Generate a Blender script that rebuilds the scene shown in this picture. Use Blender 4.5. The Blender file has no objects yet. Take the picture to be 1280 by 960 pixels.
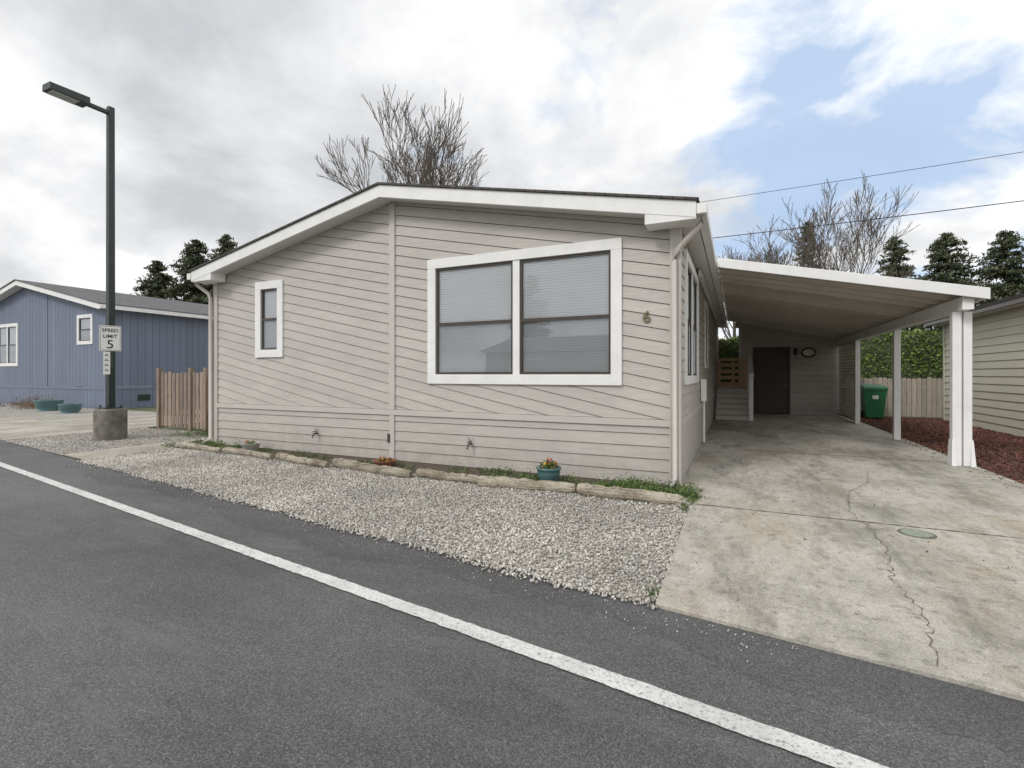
import bpy, math, random
import numpy as np
from mathutils import Vector, Matrix
random.seed(7); np.random.seed(7)
S = bpy.context.scene
COL = S.collection

# ------------------------------------------------------------------ materials
def new_mat(name):
    m = bpy.data.materials.new(name); m.use_nodes = True
    nt = m.node_tree; b = nt.nodes['Principled BSDF']
    return m, nt, b
def N(nt, t, **kw):
    n = nt.nodes.new(t)
    for k, v in kw.items(): setattr(n, k, v)
    return n
def noise(nt, scale, detail=5, rough=0.6, stretch=None, rot=None):
    tc = N(nt, 'ShaderNodeTexCoord'); mp = N(nt, 'ShaderNodeMapping')
    nt.links.new(tc.outputs['Object'], mp.inputs['Vector'])
    if stretch: mp.inputs['Scale'].default_value = stretch
    if rot: mp.inputs['Rotation'].default_value = rot
    n = N(nt, 'ShaderNodeTexNoise'); n.inputs['Scale'].default_value = scale
    n.inputs['Detail'].default_value = detail; n.inputs['Roughness'].default_value = rough
    nt.links.new(mp.outputs['Vector'], n.inputs['Vector'])
    return n.outputs['Fac']
def ramp(nt, fac, stops):
    r = N(nt, 'ShaderNodeValToRGB'); e = r.color_ramp.elements
    while len(e) < len(stops): e.new(0.5)
    for i, (p, c) in enumerate(stops):
        e[i].position = p; e[i].color = (c[0], c[1], c[2], 1) if not isinstance(c, (int, float)) else (c, c, c, 1)
    nt.links.new(fac, r.inputs['Fac']); return r.outputs['Color']
def mix(nt, a, b, fac, mode='MIX'):
    m = N(nt, 'ShaderNodeMix', data_type='RGBA', blend_type=mode)
    for sock, v in ((m.inputs[0], fac), (m.inputs[6], a), (m.inputs[7], b)):
        if hasattr(v, 'links'): nt.links.new(v, sock)
        elif isinstance(v, (int, float)): sock.default_value = v
        else: sock.default_value = (v[0], v[1], v[2], 1)
    return m.outputs[2]
def bump(nt, b, h, strength, dist):
    bp = N(nt, 'ShaderNodeBump'); bp.inputs['Strength'].default_value = strength
    bp.inputs['Distance'].default_value = dist
    nt.links.new(h, bp.inputs['Height']); nt.links.new(bp.outputs['Normal'], b.inputs['Normal'])
def sc(c, k): return tuple(min(1, x * k) for x in c)

def paint(name, c, rough=0.6, var=0.12, scale=1.5, island=0.0, streak=None, bmp=0.0, metal=0.0, grime=None):
    m, nt, b = new_mat(name)
    f = noise(nt, scale, 5, 0.65, streak)
    col = ramp(nt, f, [(0.3, sc(c, 1 - var)), (0.7, sc(c, 1 + var * 0.6))])
    if island > 0:
        g = N(nt, 'ShaderNodeNewGeometry')
        r = ramp(nt, g.outputs['Random Per Island'], [(0, 1 - island), (1, 1.0)])
        col = mix(nt, col, r, 1.0, 'MULTIPLY')
    if grime:   # rain-splash dirt near the ground and faint wood grain
        tc = N(nt, 'ShaderNodeTexCoord'); sp = N(nt, 'ShaderNodeSeparateXYZ'); nt.links.new(tc.outputs['Object'], sp.inputs[0])
        mr_ = N(nt, 'ShaderNodeMapRange'); nt.links.new(sp.outputs['Z'], mr_.inputs[0]); mr_.inputs[1].default_value = 0.05; mr_.inputs[2].default_value = 0.6; mr_.inputs[3].default_value = .55; mr_.inputs[4].default_value = 0
        mu_ = N(nt, 'ShaderNodeMath', operation='MULTIPLY'); nt.links.new(mr_.outputs[0], mu_.inputs[0]); nt.links.new(ramp(nt, noise(nt, 5, 4, .7, (1, 1, .5)), [(.35, 0.2), (.65, 1)]), mu_.inputs[1])
        col = mix(nt, col, grime, mu_.outputs[0])
        col = mix(nt, col, ramp(nt, noise(nt, 9, 4, .75, (.35, .35, 6)), [(.35, .88), (.6, 1.03)]), 1.0, 'MULTIPLY')
    nt.links.new(col, b.inputs['Base Color'])
    b.inputs['Roughness'].default_value = rough; b.inputs['Metallic'].default_value = metal
    if bmp > 0: bump(nt, b, noise(nt, 60, 3, 0.7, streak), bmp, 0.01)
    return m

M = {}
M['wall'] = paint('wall_paint', (0.515, 0.482, 0.448), 0.62, 0.08, 0.9, 0.07, (1, 1, 2.5), 0.2, grime=(.29, .265, .23))
M['wallback'] = paint('wall_gap_shade', (0.13, 0.12, 0.11), 0.8)  # darker than the boards: shade of the siding gaps put into the colour
M['trim'] = paint('white_trim', (0.80, 0.80, 0.79), 0.5, 0.08, 3, bmp=0.08)
M['trimwall'] = paint('pink_trim', (0.535, 0.50, 0.468), 0.55, 0.06, 2)
M['soffit'] = paint('soffit', (0.68, 0.665, 0.64), 0.6, 0.06, 2)
M['bronze'] = paint('bronze_frame', (0.06, 0.048, 0.04), 0.35, 0.1, 5)
M['blind'] = paint('blind', (0.92, 0.93, 0.94), 0.55, 0.03, 2)
M['reveal'] = paint('window_reveal', (0.6, 0.6, 0.6), 0.7)
M['dark'] = paint('dark_siding_gap', (0.02, 0.02, 0.022), 0.8)
M['ceil'] = paint('carport_ceiling', (0.50, 0.45, 0.39), 0.6, 0.14, 1.2, 0.12)
M['joist'] = paint('carport_joist', (0.68, 0.635, 0.57), 0.6, 0.14, 1.2, 0.25)
M['door'] = paint('door_brown', (0.055, 0.04, 0.035), 0.5, 0.1, 4)
M['blue'] = paint('blue_siding', (0.18, 0.21, 0.285), 0.65, 0.1, 0.6, 0.12, (1, 1, .3))
M['beige'] = paint('beige_siding', (0.61, 0.59, 0.48), 0.6, 0.06, 0.8, 0.05)
M['steel'] = paint('painted_pole', (0.035, 0.048, 0.043), 0.4, 0.25, 6, metal=0.2)
M['wire'] = paint('wire_black', (0.02, 0.02, 0.02), 0.6)
M['lens'] = paint('lamp_lens', (0.5, 0.5, 0.47), 0.2)
M['signw'] = paint('sign_white', (0.75, 0.75, 0.72), 0.4, 0.05, 8)
M['black'] = paint('sign_black', (0.015, 0.015, 0.015), 0.5)
M['brass'] = paint('brass', (0.20, 0.165, 0.10), 0.4, 0.1, 10, metal=0.5)
M['teal'] = paint('teal_glaze', (0.08, 0.16, 0.17), 0.3, 0.2, 8)
M['terra'] = paint('terracotta', (0.28, 0.12, 0.085), 0.7, 0.2, 8)
M['bowl'] = paint('grey_bowl', (0.5, 0.48, 0.45), 0.6, 0.1, 8)
M['bin'] = paint('green_plastic', (0.025, 0.17, 0.08), 0.4, 0.1, 4)
M['cover'] = paint('cover_green', (0.27, 0.31, 0.24), 0.7, 0.35, 20)
M['coverrim'] = paint('cover_rim', (0.14, 0.135, 0.11), 0.7, 0.3, 20)
M['woodnew'] = paint('cedar', (0.62, 0.42, 0.25), 0.7, 0.15, 3, 0.15, (8, 8, 1), 0.3)
M['woodold'] = paint('weathered_fence', (0.46, 0.41, 0.335), 0.8, 0.22, 3, 0.3, (8, 8, 1), 0.4)
M['woodgate'] = paint('gate_wood', (0.38, 0.29, 0.225), 0.8, 0.35, 3, 0.45, (8, 8, 1), 0.4)
# old bark-less logs: long grain streaks, dark checks, grey/brown blotches
m, nt, b = new_mat('old_log'); M['log'] = m
c = ramp(nt, noise(nt, 2.2, 5, .7), [(.35, (0.33, 0.27, 0.19)), (.5, (0.52, 0.46, 0.36)), (.65, (0.66, 0.60, 0.49))])
g_ = N(nt, 'ShaderNodeNewGeometry')
c = mix(nt, c, ramp(nt, g_.outputs['Random Per Island'], [(0, .62), (1, 1.0)]), 1.0, 'MULTIPLY')
gr_ = noise(nt, 6, 5, .8, (.35, 9, 9))
c = mix(nt, c, ramp(nt, gr_, [(.40, .35), (.50, 1.0)]), 1.0, 'MULTIPLY')
nt.links.new(c, b.inputs['Base Color']); b.inputs['Roughness'].default_value = .9; bump(nt, b, gr_, 1.0, .02)
M['bark'] = paint('bare_bark', (0.15, 0.125, 0.105), 0.9, 0.3, 4)
M['soil'] = paint('soil', (0.11, 0.09, 0.065), 0.95, 0.5, 14, bmp=0.8)
M['cblock'] = paint('pole_concrete', (0.20, 0.185, 0.16), 0.9, 0.55, 4, bmp=0.6)
M['lattice'] = paint('lattice_wood', (0.34, 0.31, 0.28), 0.8, 0.2, 4)
M['stepw'] = paint('step_paint', (0.48, 0.42, 0.37), 0.7, 0.2, 3)

def leafmat(name, stops, rough=0.6):
    m, nt, b = new_mat(name)
    g = N(nt, 'ShaderNodeNewGeometry')
    col = ramp(nt, g.outputs['Random Per Island'], stops)
    col = mix(nt, col, ramp(nt, noise(nt, 0.9, 3), [(0.35, 0.65), (0.65, 1.0)]), 1.0, 'MULTIPLY')
    nt.links.new(col, b.inputs['Base Color']); b.inputs['Roughness'].default_value = rough
    return m
M['hedge'] = leafmat('hedge_leaf', [(0, (0.07, 0.11, 0.02)), (.6, (0.13, 0.20, 0.035)), (1, (0.24, 0.31, 0.06))])
M['conif'] = leafmat('conifer_needles', [(0, (0.035, 0.05, 0.025)), (.6, (0.075, 0.10, 0.045)), (1, (0.15, 0.155, 0.08))])
M['weed'] = leafmat('ground_leaf', [(0, (0.05, 0.10, 0.02)), (.7, (0.12, 0.20, 0.045)), (1, (0.26, 0.30, 0.09))])
M['dry'] = leafmat('dry_plant', [(0, (0.16, 0.10, 0.06)), (1, (0.32, 0.22, 0.12))])
M['flower'] = leafmat('flower', [(0, (0.5, 0.03, 0.03)), (.6, (0.6, 0.35, 0.04)), (1, (0.6, 0.1, 0.15))])
M['stone'] = leafmat('gravel_stone', [(0, (0.27, 0.245, 0.215)), (.3, (0.45, 0.42, 0.37)), (.7, (0.61, 0.58, 0.52)), (1, (0.80, 0.78, 0.74))], 0.8)
M['chip'] = leafmat('bark_chip', [(0, (0.07, 0.028, 0.02)), (.6, (0.17, 0.068, 0.045)), (1, (0.28, 0.13, 0.09))], 0.85)

def gravel_mat(name, stops, scale):
    m, nt, b = new_mat(name)
    tc = N(nt, 'ShaderNodeTexCoord'); v = N(nt, 'ShaderNodeTexVoronoi'); v.inputs['Scale'].default_value = scale
    nt.links.new(tc.outputs['Object'], v.inputs['Vector'])
    sep = N(nt, 'ShaderNodeSeparateColor'); nt.links.new(v.outputs['Color'], sep.inputs['Color'])
    col = ramp(nt, sep.outputs[0], stops)
    d = ramp(nt, v.outputs['Distance'], [(0.2, 1.0), (0.75, 0.5)])
    col = mix(nt, col, d, 1.0, 'MULTIPLY')
    col = mix(nt, col, ramp(nt, noise(nt, 0.8, 4), [(0.3, 0.8), (0.7, 1.0)]), 1.0, 'MULTIPLY')
    nt.links.new(col, b.inputs['Base Color']); b.inputs['Roughness'].default_value = 0.9
    bump(nt, b, d, 0.8, 0.012); return m
M['gravel'] = gravel_mat('gravel', [(0, (0.30, 0.28, 0.245)), (.5, (0.51, 0.48, 0.43)), (1, (0.74, 0.72, 0.67))], 38)
M['mulch'] = gravel_mat('bark_mulch', [(0, (0.06, 0.025, 0.02)), (.5, (0.14, 0.06, 0.04)), (1, (0.2, 0.10, 0.07))], 30)

def asphalt(name, k, patch):
    m, nt, b = new_mat(name)
    agg = noise(nt, 120, 4, 0.85)
    c1 = ramp(nt, agg, [(0.37, sc((0.05, 0.05, 0.054), k)), (0.50, sc((0.112, 0.112, 0.117), k)), (0.60, sc((0.21, 0.207, 0.20), k)), (.68, sc((0.40, .39, .36), k))])
    big = ramp(nt, noise(nt, 0.40, 6, 0.68, (.7, 1.4, 1)), [(0.36, 0.70), (0.50, 0.95), (0.62, 1.15)])
    c1 = mix(nt, c1, big, 1.0, 'MULTIPLY')
    if patch:
        pt = ramp(nt, noise(nt, 1.5, 6, 0.75, (0.35, 1.5, 1)), [(0.53, 0.0), (0.65, 0.38)])
        c1 = mix(nt, c1, (0.19, 0.187, 0.18), pt)
    sp = ramp(nt, noise(nt, 26, 3, 0.7), [(0.66, 0.0), (0.72, .6)])
    c1 = mix(nt, c1, (0.045, 0.045, 0.047), sp)
    nt.links.new(c1, b.inputs['Base Color'])
    b.inputs['Roughness'].default_value = .8
    bump(nt, b, agg, 0.9, 0.008); return m
M['asphalt'] = asphalt('asphalt', 1.0, True)
M['asphalt2'] = asphalt('asphalt_patch', .85, False)
def concrete(name, base):
    m, nt, b = new_mat(name)
    c = ramp(nt, noise(nt, 0.6, 6, 0.70), [(0.33, sc(base, 0.62)), (0.5, base), (0.66, sc(base, 1.2))])
    st = ramp(nt, noise(nt, 1.1, 6, 0.78, (1.3, .4, 1)), [(0.47, 0.0), (0.62, 0.78)])
    c = mix(nt, c, (0.20, 0.188, 0.155), st)
    warm = ramp(nt, noise(nt, 0.9, 6, 0.74, (1, .6, 1), (0, 0, 1)), [(0.50, 0.0), (0.65, 0.6)])
    c = mix(nt, c, (0.40, 0.335, 0.23), warm)
    sp = ramp(nt, noise(nt, 9, 6, 0.88), [(0.53, 0.0), (0.63, 0.72)])
    c = mix(nt, c, (0.18, 0.168, 0.14), sp)
    wht = ramp(nt, noise(nt, 4, 6, 0.85, None, (0, 0, 2)), [(0.57, 0.0), (0.68, 0.6)])
    c = mix(nt, c, (0.62, 0.60, 0.55), wht)
    fine = noise(nt, 110, 4, 0.85)
    c = mix(nt, c, ramp(nt, fine, [(0.38, 0.62), (0.58, 1.12)]), 1.0, 'MULTIPLY')
    nt.links.new(c, b.inputs['Base Color']); b.inputs['Roughness'].default_value = 0.8
    bump(nt, b, fine, 0.5, 0.005); return m
M['concrete'] = concrete('driveway_concrete', (0.50, 0.475, 0.42))
M['walk'] = concrete('walk_concrete', (0.46, 0.43, 0.38))
M['crack'] = paint('crack_dark', (0.17, 0.15, 0.115), 0.95, 0.5, 20)
m, nt, b = new_mat('line_paint'); M['line'] = m
c = ramp(nt, noise(nt, 60, 5, 0.85), [(0.38, (0.17, 0.17, 0.165)), (0.44, (0.64, 0.64, 0.62)), (.7, (0.80, 0.80, 0.78))])
c = mix(nt, c, ramp(nt, noise(nt, 2.5, 4, 0.7), [(.35, .8), (.6, 1)]), 1.0, 'MULTIPLY')
nt.links.new(c, b.inputs['Base Color']); b.inputs['Roughness'].default_value = 0.7
bump(nt, b, noise(nt, 120, 4, .85), .6, .006)
m, nt, b = new_mat('ground_grass'); M['ground'] = m
c = ramp(nt, noise(nt, 3, 6, 0.75), [(0.35, (0.06, 0.07, 0.03)), (0.55, (0.12, 0.13, 0.06)), (.7, (0.18, 0.16, 0.10))])
nt.links.new(c, b.inputs['Base Color']); b.inputs['Roughness'].default_value = 0.95
def shingle(name, base):
    m, nt, b = new_mat(name)
    br = N(nt, 'ShaderNodeTexBrick'); tc = N(nt, 'ShaderNodeTexCoord'); mp = N(nt, 'ShaderNodeMapping')
    mp.inputs['Rotation'].default_value = (0, 0, math.radians(90))
    nt.links.new(tc.outputs['Object'], mp.inputs['Vector']); nt.links.new(mp.outputs['Vector'], br.inputs['Vector'])
    br.inputs['Scale'].default_value = 1.0; br.inputs['Brick Width'].default_value = 0.3; br.inputs['Row Height'].default_value = 0.14
    br.inputs['Mortar Size'].default_value = 0.008
    br.inputs['Color1'].default_value = (*sc(base, .8), 1); br.inputs['Color2'].default_value = (*sc(base, 1.25), 1); br.inputs['Mortar'].default_value = (*sc(base, .4), 1)
    c = mix(nt, br.outputs['Color'], ramp(nt, noise(nt, 60, 4, .8), [(.3, .6), (.7, 1.1)]), 1.0, 'MULTIPLY')
    nt.links.new(c, b.inputs['Base Color']); b.inputs['Roughness'].default_value = 0.95; return m
M['shingle'] = shingle('roof_shingle', (0.10, 0.09, 0.085))
M['shingleg'] = shingle('roof_shingle_grey', (0.15, 0.15, 0.155))
def glass(name, tint, extra):
    m = bpy.data.materials.new(name); m.use_nodes = True; nt = m.node_tree
    nt.nodes.remove(nt.nodes['Principled BSDF']); out = nt.nodes['Material Output']
    t = N(nt, 'ShaderNodeBsdfTransparent'); t.inputs['Color'].default_value = (*tint, 1)
    g = N(nt, 'ShaderNodeBsdfGlossy'); g.inputs['Roughness'].default_value = 0.015; g.inputs['Color'].default_value = (.9, .95, 1, 1)
    f = N(nt, 'ShaderNodeFresnel'); f.inputs['IOR'].default_value = 1.5
    a = N(nt, 'ShaderNodeMath', operation='ADD'); a.inputs[1].default_value = extra
    nt.links.new(f.outputs['Fac'], a.inputs[0]); mx = N(nt, 'ShaderNodeMixShader')
    nt.links.new(a.outputs[0], mx.inputs['Fac']); nt.links.new(t.outputs[0], mx.inputs[1]); nt.links.new(g.outputs[0], mx.inputs[2])
    nt.links.new(mx.outputs[0], out.inputs['Surface']); return m
M['glass'] = glass('window_glass', (1, 1, 1), 0.03)
M['screen'] = glass('window_glass_screen', (.80, .81, .82), 0.08)

# ------------------------------------------------------------------ mesh helpers
class MB:
    def __init__(s): s.v = []; s.f = []
    def add(s, vs, fs):
        o = len(s.v); s.v += [tuple(x) for x in vs]; s.f += [tuple(i + o for i in f) for f in fs]; return s
    def hexa(s, p):
        return s.add(p, [(0,3,2,1),(4,5,6,7),(0,1,5,4),(1,2,6,5),(2,3,7,6),(3,0,4,7)])
    def box(s, x0, x1, y0, y1, z0, z1):
        return s.hexa([(x0,y0,z0),(x1,y0,z0),(x1,y1,z0),(x0,y1,z0),(x0,y0,z1),(x1,y0,z1),(x1,y1,z1),(x0,y1,z1)])
    def boxm(s, m, u0, u1, v0, v1, d0, d1):
        return s.hexa([m(u0,v0,d0),m(u1,v0,d0),m(u1,v0,d1),m(u0,v0,d1),m(u0,v1,d0),m(u1,v1,d0),m(u1,v1,d1),m(u0,v1,d1)])
    def prism(s, a, b):
        n = len(a)
        return s.add(list(a) + list(b), [tuple(range(n))[::-1], tuple(range(n, 2*n))] + [(i, (i+1) % n, n+(i+1) % n, n+i) for i in range(n)])
    def prismY(s, poly, y0, y1): return s.prism([(x, y0, z) for x, z in poly], [(x, y1, z) for x, z in poly])
    def prismZ(s, poly, z0, z1): return s.prism([(x, y, z0) for x, y in poly], [(x, y, z1) for x, y in poly])
    def tube(s, pts, rad, n=6, cap=True):
        pts = [Vector(p) for p in pts]; rings = []
        if not hasattr(rad, '__len__'): rad = [rad] * len(pts)
        for i, p in enumerate(pts):
            d = (pts[min(i+1, len(pts)-1)] - pts[max(i-1, 0)]).normalized()
            a = Vector((0, 0, 1)) if abs(d.z) < .9 else Vector((1, 0, 0))
            x = d.cross(a).normalized(); y = d.cross(x)
            rings.append([p + (x*math.cos(2*math.pi*k/n) + y*math.sin(2*math.pi*k/n)) * rad[i] for k in range(n)])
        vs = [q for r in rings for q in r]; fs = []
        for i in range(len(pts)-1):
            for k in range(n):
                fs.append((i*n+k, i*n+(k+1) % n, (i+1)*n+(k+1) % n, (i+1)*n+k))
        if cap: fs += [tuple(range(n)), tuple(range((len(pts)-1)*n, len(pts)*n))]
        return s.add(vs, fs)
    def lathe(s, c, prof, n=24):
        vs = []; fs = []
        for r, z in prof:
            for k in range(n):
                a = 2*math.pi*k/n; vs.append((c[0]+r*math.cos(a), c[1]+r*math.sin(a), c[2]+z))
        for i in range(len(prof)-1):
            for k in range(n): fs.append((i*n+k, i*n+(k+1) % n, (i+1)*n+(k+1) % n, (i+1)*n+k))
        fs += [tuple(range(n)), tuple(range((len(prof)-1)*n, len(prof)*n))]
        return s.add(vs, fs)
    def obj(s, name, mat, parent=None, bevel=0, smooth=False):
        me = bpy.data.meshes.new(name); me.from_pydata(s.v, [], s.f); me.update()
        me.materials.append(M[mat]); o = bpy.data.objects.new(name, me); COL.objects.link(o)
        if parent: o.parent = parent
        if smooth: me.polygons.foreach_set('use_smooth', [True]*len(me.polygons))
        if bevel:
            bv = o.modifiers.new('bevel', 'BEVEL'); bv.width = bevel; bv.segments = 2; bv.limit_method = 'ANGLE'
        return o
def group(name):
    e = bpy.data.objects.new(name, None); COL.objects.link(e); e.empty_display_size = .2; return e

def clip(poly, a, b, c):      # keep a*u+b*v<=c
    out = []
    for i in range(len(poly)):
        p, q = poly[i], poly[(i+1) % len(poly)]
        fp = a*p[0]+b*p[1]-c; fq = a*q[0]+b*q[1]-c
        if fp <= 0: out.append(p)
        if (fp < 0 and fq > 0) or (fp > 0 and fq < 0):
            t = fp/(fp-fq); out.append((p[0]+t*(q[0]-p[0]), p[1]+t*(q[1]-p[1])))
    return out if len(out) > 2 else []
def holes(polys, rects):
    for (u0, u1, v0, v1) in rects:
        res = []
        for p in polys:
            mid = clip(clip(p, -1, 0, -u0), 1, 0, u1) if p else []
            for q in (clip(p, 1, 0, u0), clip(p, -1, 0, -u1), clip(mid, 0, 1, v0) if mid else [], clip(mid, 0, -1, -v1) if mid else []):
                if q: res.append(q)
        polys = res
    return polys
def clad(B, G, polys, m, slope=0.0, s=0.17, proud=0.018, gap=0.006, vertical=False):
    k = math.sqrt(1+slope*slope)
    W = (lambda p: p[0]) if vertical else (lambda p: (p[1]+slope*p[0])/k)
    ab = (1, 0) if vertical else (slope/k, 1/k)
    for P in polys:
        if not P: continue
        G.add([m(u, v, -0.004) for u, v in P], [tuple(range(len(P)))])  # dark backing face, its colour deepens the shade lines between boards
        w0 = min(W(p) for p in P); w1 = max(W(p) for p in P)
        for r in range(math.floor(w0/s), math.floor(w1/s)+1):
            q = clip(P, -ab[0], -ab[1], -(r*s+gap))
            q = clip(q, ab[0], ab[1], (r+1)*s) if q else []
            if not q: continue
            if vertical: f = [m(u, v, 0.008) for u, v in q]
            else: f = [m(p[0], p[1], 0.002+proud*(1-(W(p)-r*s)/s)) for p in q]
            B.prism([m(u, v, -0.003) for u, v in q], f)

def window(par, m, u0, u1, v0, v1, tw=0.13, cols=1, rail=0.5, name='window', blinds=True, frame='bronze', tm='trim'):
    T = MB(); F = MB(); G1 = MB(); G2 = MB(); BL = MB(); D = MB()
    a0, a1, b0, b1 = u0+tw, u1-tw, v0+tw, v1-tw
    T.boxm(m, u0, u1, v0, b0, -.03, .045); T.boxm(m, u0, u1, b1, v1, -.03, .045)
    T.boxm(m, u0, a0, b0, b1, -.03, .043); T.boxm(m, a1, u1, b0, b1, -.03, .043)
    D.add([m(a0-.05, b0-.05, -.3), m(a1+.05, b0-.05, -.3), m(a1+.05, b1+.05, -.3), m(a0-.05, b1+.05, -.3)], [(0,1,2,3)])
    for (x0, x1, y0, y1) in ((a0-.03, a1+.03, b0-.03, b0), (a0-.03, a1+.03, b1, b1+.03), (a0-.03, a0, b0, b1), (a1, a1+.03, b0, b1)):
        D.boxm(m, x0, x1, y0, y1, -.3, -.031)
    mw = 0.11 if cols > 1 else 0
    cw = (a1-a0-mw*(cols-1))/cols
    for c in range(cols):
        c0 = a0+c*(cw+mw); c1 = c0+cw
        if c < cols-1: T.boxm(m, c1, c1+mw, b0, b1, -.03, .03)
        r = .035; mid = b0+(b1-b0)*rail
        F.boxm(m, c0, c1, b0, b0+r, -.03, .012); F.boxm(m, c0, c1, b1-r, b1, -.03, .012)
        F.boxm(m, c0, c0+r, b0+r, b1-r, -.03, .010); F.boxm(m, c1-r, c1, b0+r, b1-r, -.03, .010)
        F.boxm(m, c0+r, c1-r, mid-.025, mid+.025, -.03, .014)
        G1.add([m(c0+r, mid, -.010), m(c1-r, mid, -.010), m(c1-r, b1-r, -.010), m(c0+r, b1-r, -.010)], [(0,1,2,3)])
        G2.add([m(c0+r, b0+r, -.000), m(c1-r, b0+r, -.000), m(c1-r, mid, -.000), m(c0+r, mid, -.000)], [(0,1,2,3)])
        if blinds:
            z = b0+.01; p = 0.04
            while z < b1:
                BL.add([m(c0+.005, z, -.031), m(c1-.005, z, -.031), m(c1-.005, z+p*.955, -.040), m(c0+.005, z+p*.955, -.040)], [(0,1,2,3)])
                z += p
    T.obj(name+'_trim', tm, par, 0.004); F.obj(name+'_sash', frame, par); G1.obj(name+'_glass', 'glass', par)
    G2.obj(name+'_screen_glass', 'screen', par); D.obj(name+'_recess', 'reveal', par)
    if blinds: BL.obj(name+'_blinds', 'blind', par)

def bulk(name, V, F3, mat, smooth=False):
    me = bpy.data.meshes.new(name); nf = len(F3); k = F3.shape[1]
    me.vertices.add(len(V)); me.vertices.foreach_set('co', V.astype(np.float32).ravel())
    me.loops.add(nf*k); me.loops.foreach_set('vertex_index', F3.astype(np.int32).ravel())
    me.polygons.add(nf); me.polygons.foreach_set('loop_start', np.arange(0, nf*k, k, dtype=np.int32))
    me.update(calc_edges=True); me.validate()
    me.materials.append(M[mat]); o = bpy.data.objects.new(name, me); COL.objects.link(o); return o
def rotmats(n):
    q = np.random.normal(size=(n, 4)); q /= np.linalg.norm(q, axis=1)[:, None]
    w, x, y, z = q.T
    return np.stack([np.stack([1-2*(y*y+z*z), 2*(x*y-z*w), 2*(x*z+y*w)], 1), np.stack([2*(x*y+z*w), 1-2*(x*x+z*z), 2*(y*z-x*w)], 1), np.stack([2*(x*z-y*w), 2*(y*z+x*w), 1-2*(x*x+y*y)], 1)], 1)
def leaves(name, C, size, mat, parent=None, aspect=0.5):
    n = len(C); R = rotmats(n); sz = size*np.random.uniform(.6, 1.3, n)
    base = np.array([(-.5, 0, 0), (0, -aspect*.5, 0.06), (.5, 0, 0), (0, aspect*.5, 0.06)])
    V = np.einsum('nij,kj->nki', R, base)*sz[:, None, None]+C[:, None, :]
    F = np.arange(n*4).reshape(n, 4); o = bulk(name, V.reshape(-1, 3), F, mat)
    if parent: o.parent = parent
    return o
phi = (1+5**.5)/2
ICO = np.array([(-1,phi,0),(1,phi,0),(-1,-phi,0),(1,-phi,0),(0,-1,phi),(0,1,phi),(0,-1,-phi),(0,1,-phi),(phi,0,-1),(phi,0,1),(-phi,0,-1),(-phi,0,1)])/math.sqrt(1+phi*phi)
ICF = np.array([(0,11,5),(0,5,1),(0,1,7),(0,7,10),(0,10,11),(1,5,9),(5,11,4),(11,10,2),(10,7,6),(7,1,8),(3,9,4),(3,4,2),(3,2,6),(3,6,8),(3,8,9),(4,9,5),(2,4,11),(6,2,10),(8,6,7),(9,8,1)])
def stones(name, P, r0, r1, mat, flat=(1, .75, .6)):
    n = len(P); R = rotmats(n); r = np.random.uniform(r0, r1, n)
    sh = ICO[None]*(np.array(flat)[None, None]*np.random.uniform(.75, 1.2, (n, 1, 3)))*np.random.uniform(.85, 1.12, (n, 12, 1))
    V = np.einsum('nij,nkj->nki', R, sh)*r[:, None, None]+P[:, None, :]
    F = (ICF[None]+np.arange(n)[:, None, None]*12).reshape(-1, 3)
    return bulk(name, V.reshape(-1, 3), F, mat)

# ------------------------------------------------------------------ ground
def edge(x): return 3.08-0.133*x
g = MB(); g.add([(-400,-400,-.03),(400,-400,-.03),(400,400,-.03),(-400,400,-.03)], [(0,1,2,3)]); g.obj('ground', 'ground')
r = MB(); r.add([(-90, edge(-90)-9, -.014), (90, edge(90)-9, -.014), (90, edge(90), -.014), (-90, edge(-90), -.014)], [(0,1,2,3)]); r.obj('asphalt_road', 'asphalt')
vs = []; xs = np.linspace(-9.2, 6, 300)
for i, x in enumerate(xs):
    wdt = .40+.10*math.sin(x*1.3)+.05*math.sin(x*4.1+1)+random.gauss(0, .018)
    wdt *= min(1, (x+9.3)/.8)
    vs += [(x, edge(x)+.01, -.010), (x, edge(x)-max(.02, wdt), -.013)]
r = MB(); r.add(vs, [(2*i, 2*i+1, 2*i+3, 2*i+2) for i in range(len(xs)-1)]); r.obj('asphalt_patch', 'asphalt2')
def le(x): return 2.235-0.133*x
vs = []; xs = np.arange(-40, 20, .04)
for x in xs: vs += [(x, le(x)-.055+random.gauss(0, .0025), -.006), (x, le(x)+.055+random.gauss(0, .0025), -.006)]
r = MB(); r.add(vs, [(2*i, 2*i+2, 2*i+3, 2*i+1) for i in range(len(xs)-1)]); r.obj('road_line_marking', 'line')
gv = MB()
gv.add([(-10.0, edge(-10.0), -.004), (-.47, edge(-.47), -.004), (-.47, 5.8, -.004), (-10.0, 6.1, -.004)], [(0,1,2,3)])
gv.add([(-14.6, edge(-14.6), -.004), (-11.0, edge(-11), -.004), (-11.0, 7.8, -.004), (-14.6, 7.8, -.004)], [(0,1,2,3)])
gv.add([(-60, 7.6, -.004), (-19.6, 7.6, -.004), (-19.6, 11.3, -.004), (-60, 11.3, -.004)], [(0,1,2,3)])
gv.obj('gravel', 'gravel')
n = 50000
X = np.random.uniform(-10.0, -.44, n); t = np.random.beta(1.0, 1.1, n)
Y0 = 3.08-.133*X-.05-0.03*np.abs(np.random.normal(size=n)) - 0.02*np.sin(X*3.1); Y1 = 5.68+0.035*np.abs(X+.5)
P = np.stack([X, Y0+(Y1-Y0)*t, np.random.uniform(0, .010, n)], 1)
n2 = 6000
P2 = np.stack([np.random.uniform(-14.6, -11.0, n2), np.random.uniform(4.6, 7.8, n2), np.random.uniform(0, .012, n2)], 1)
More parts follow.
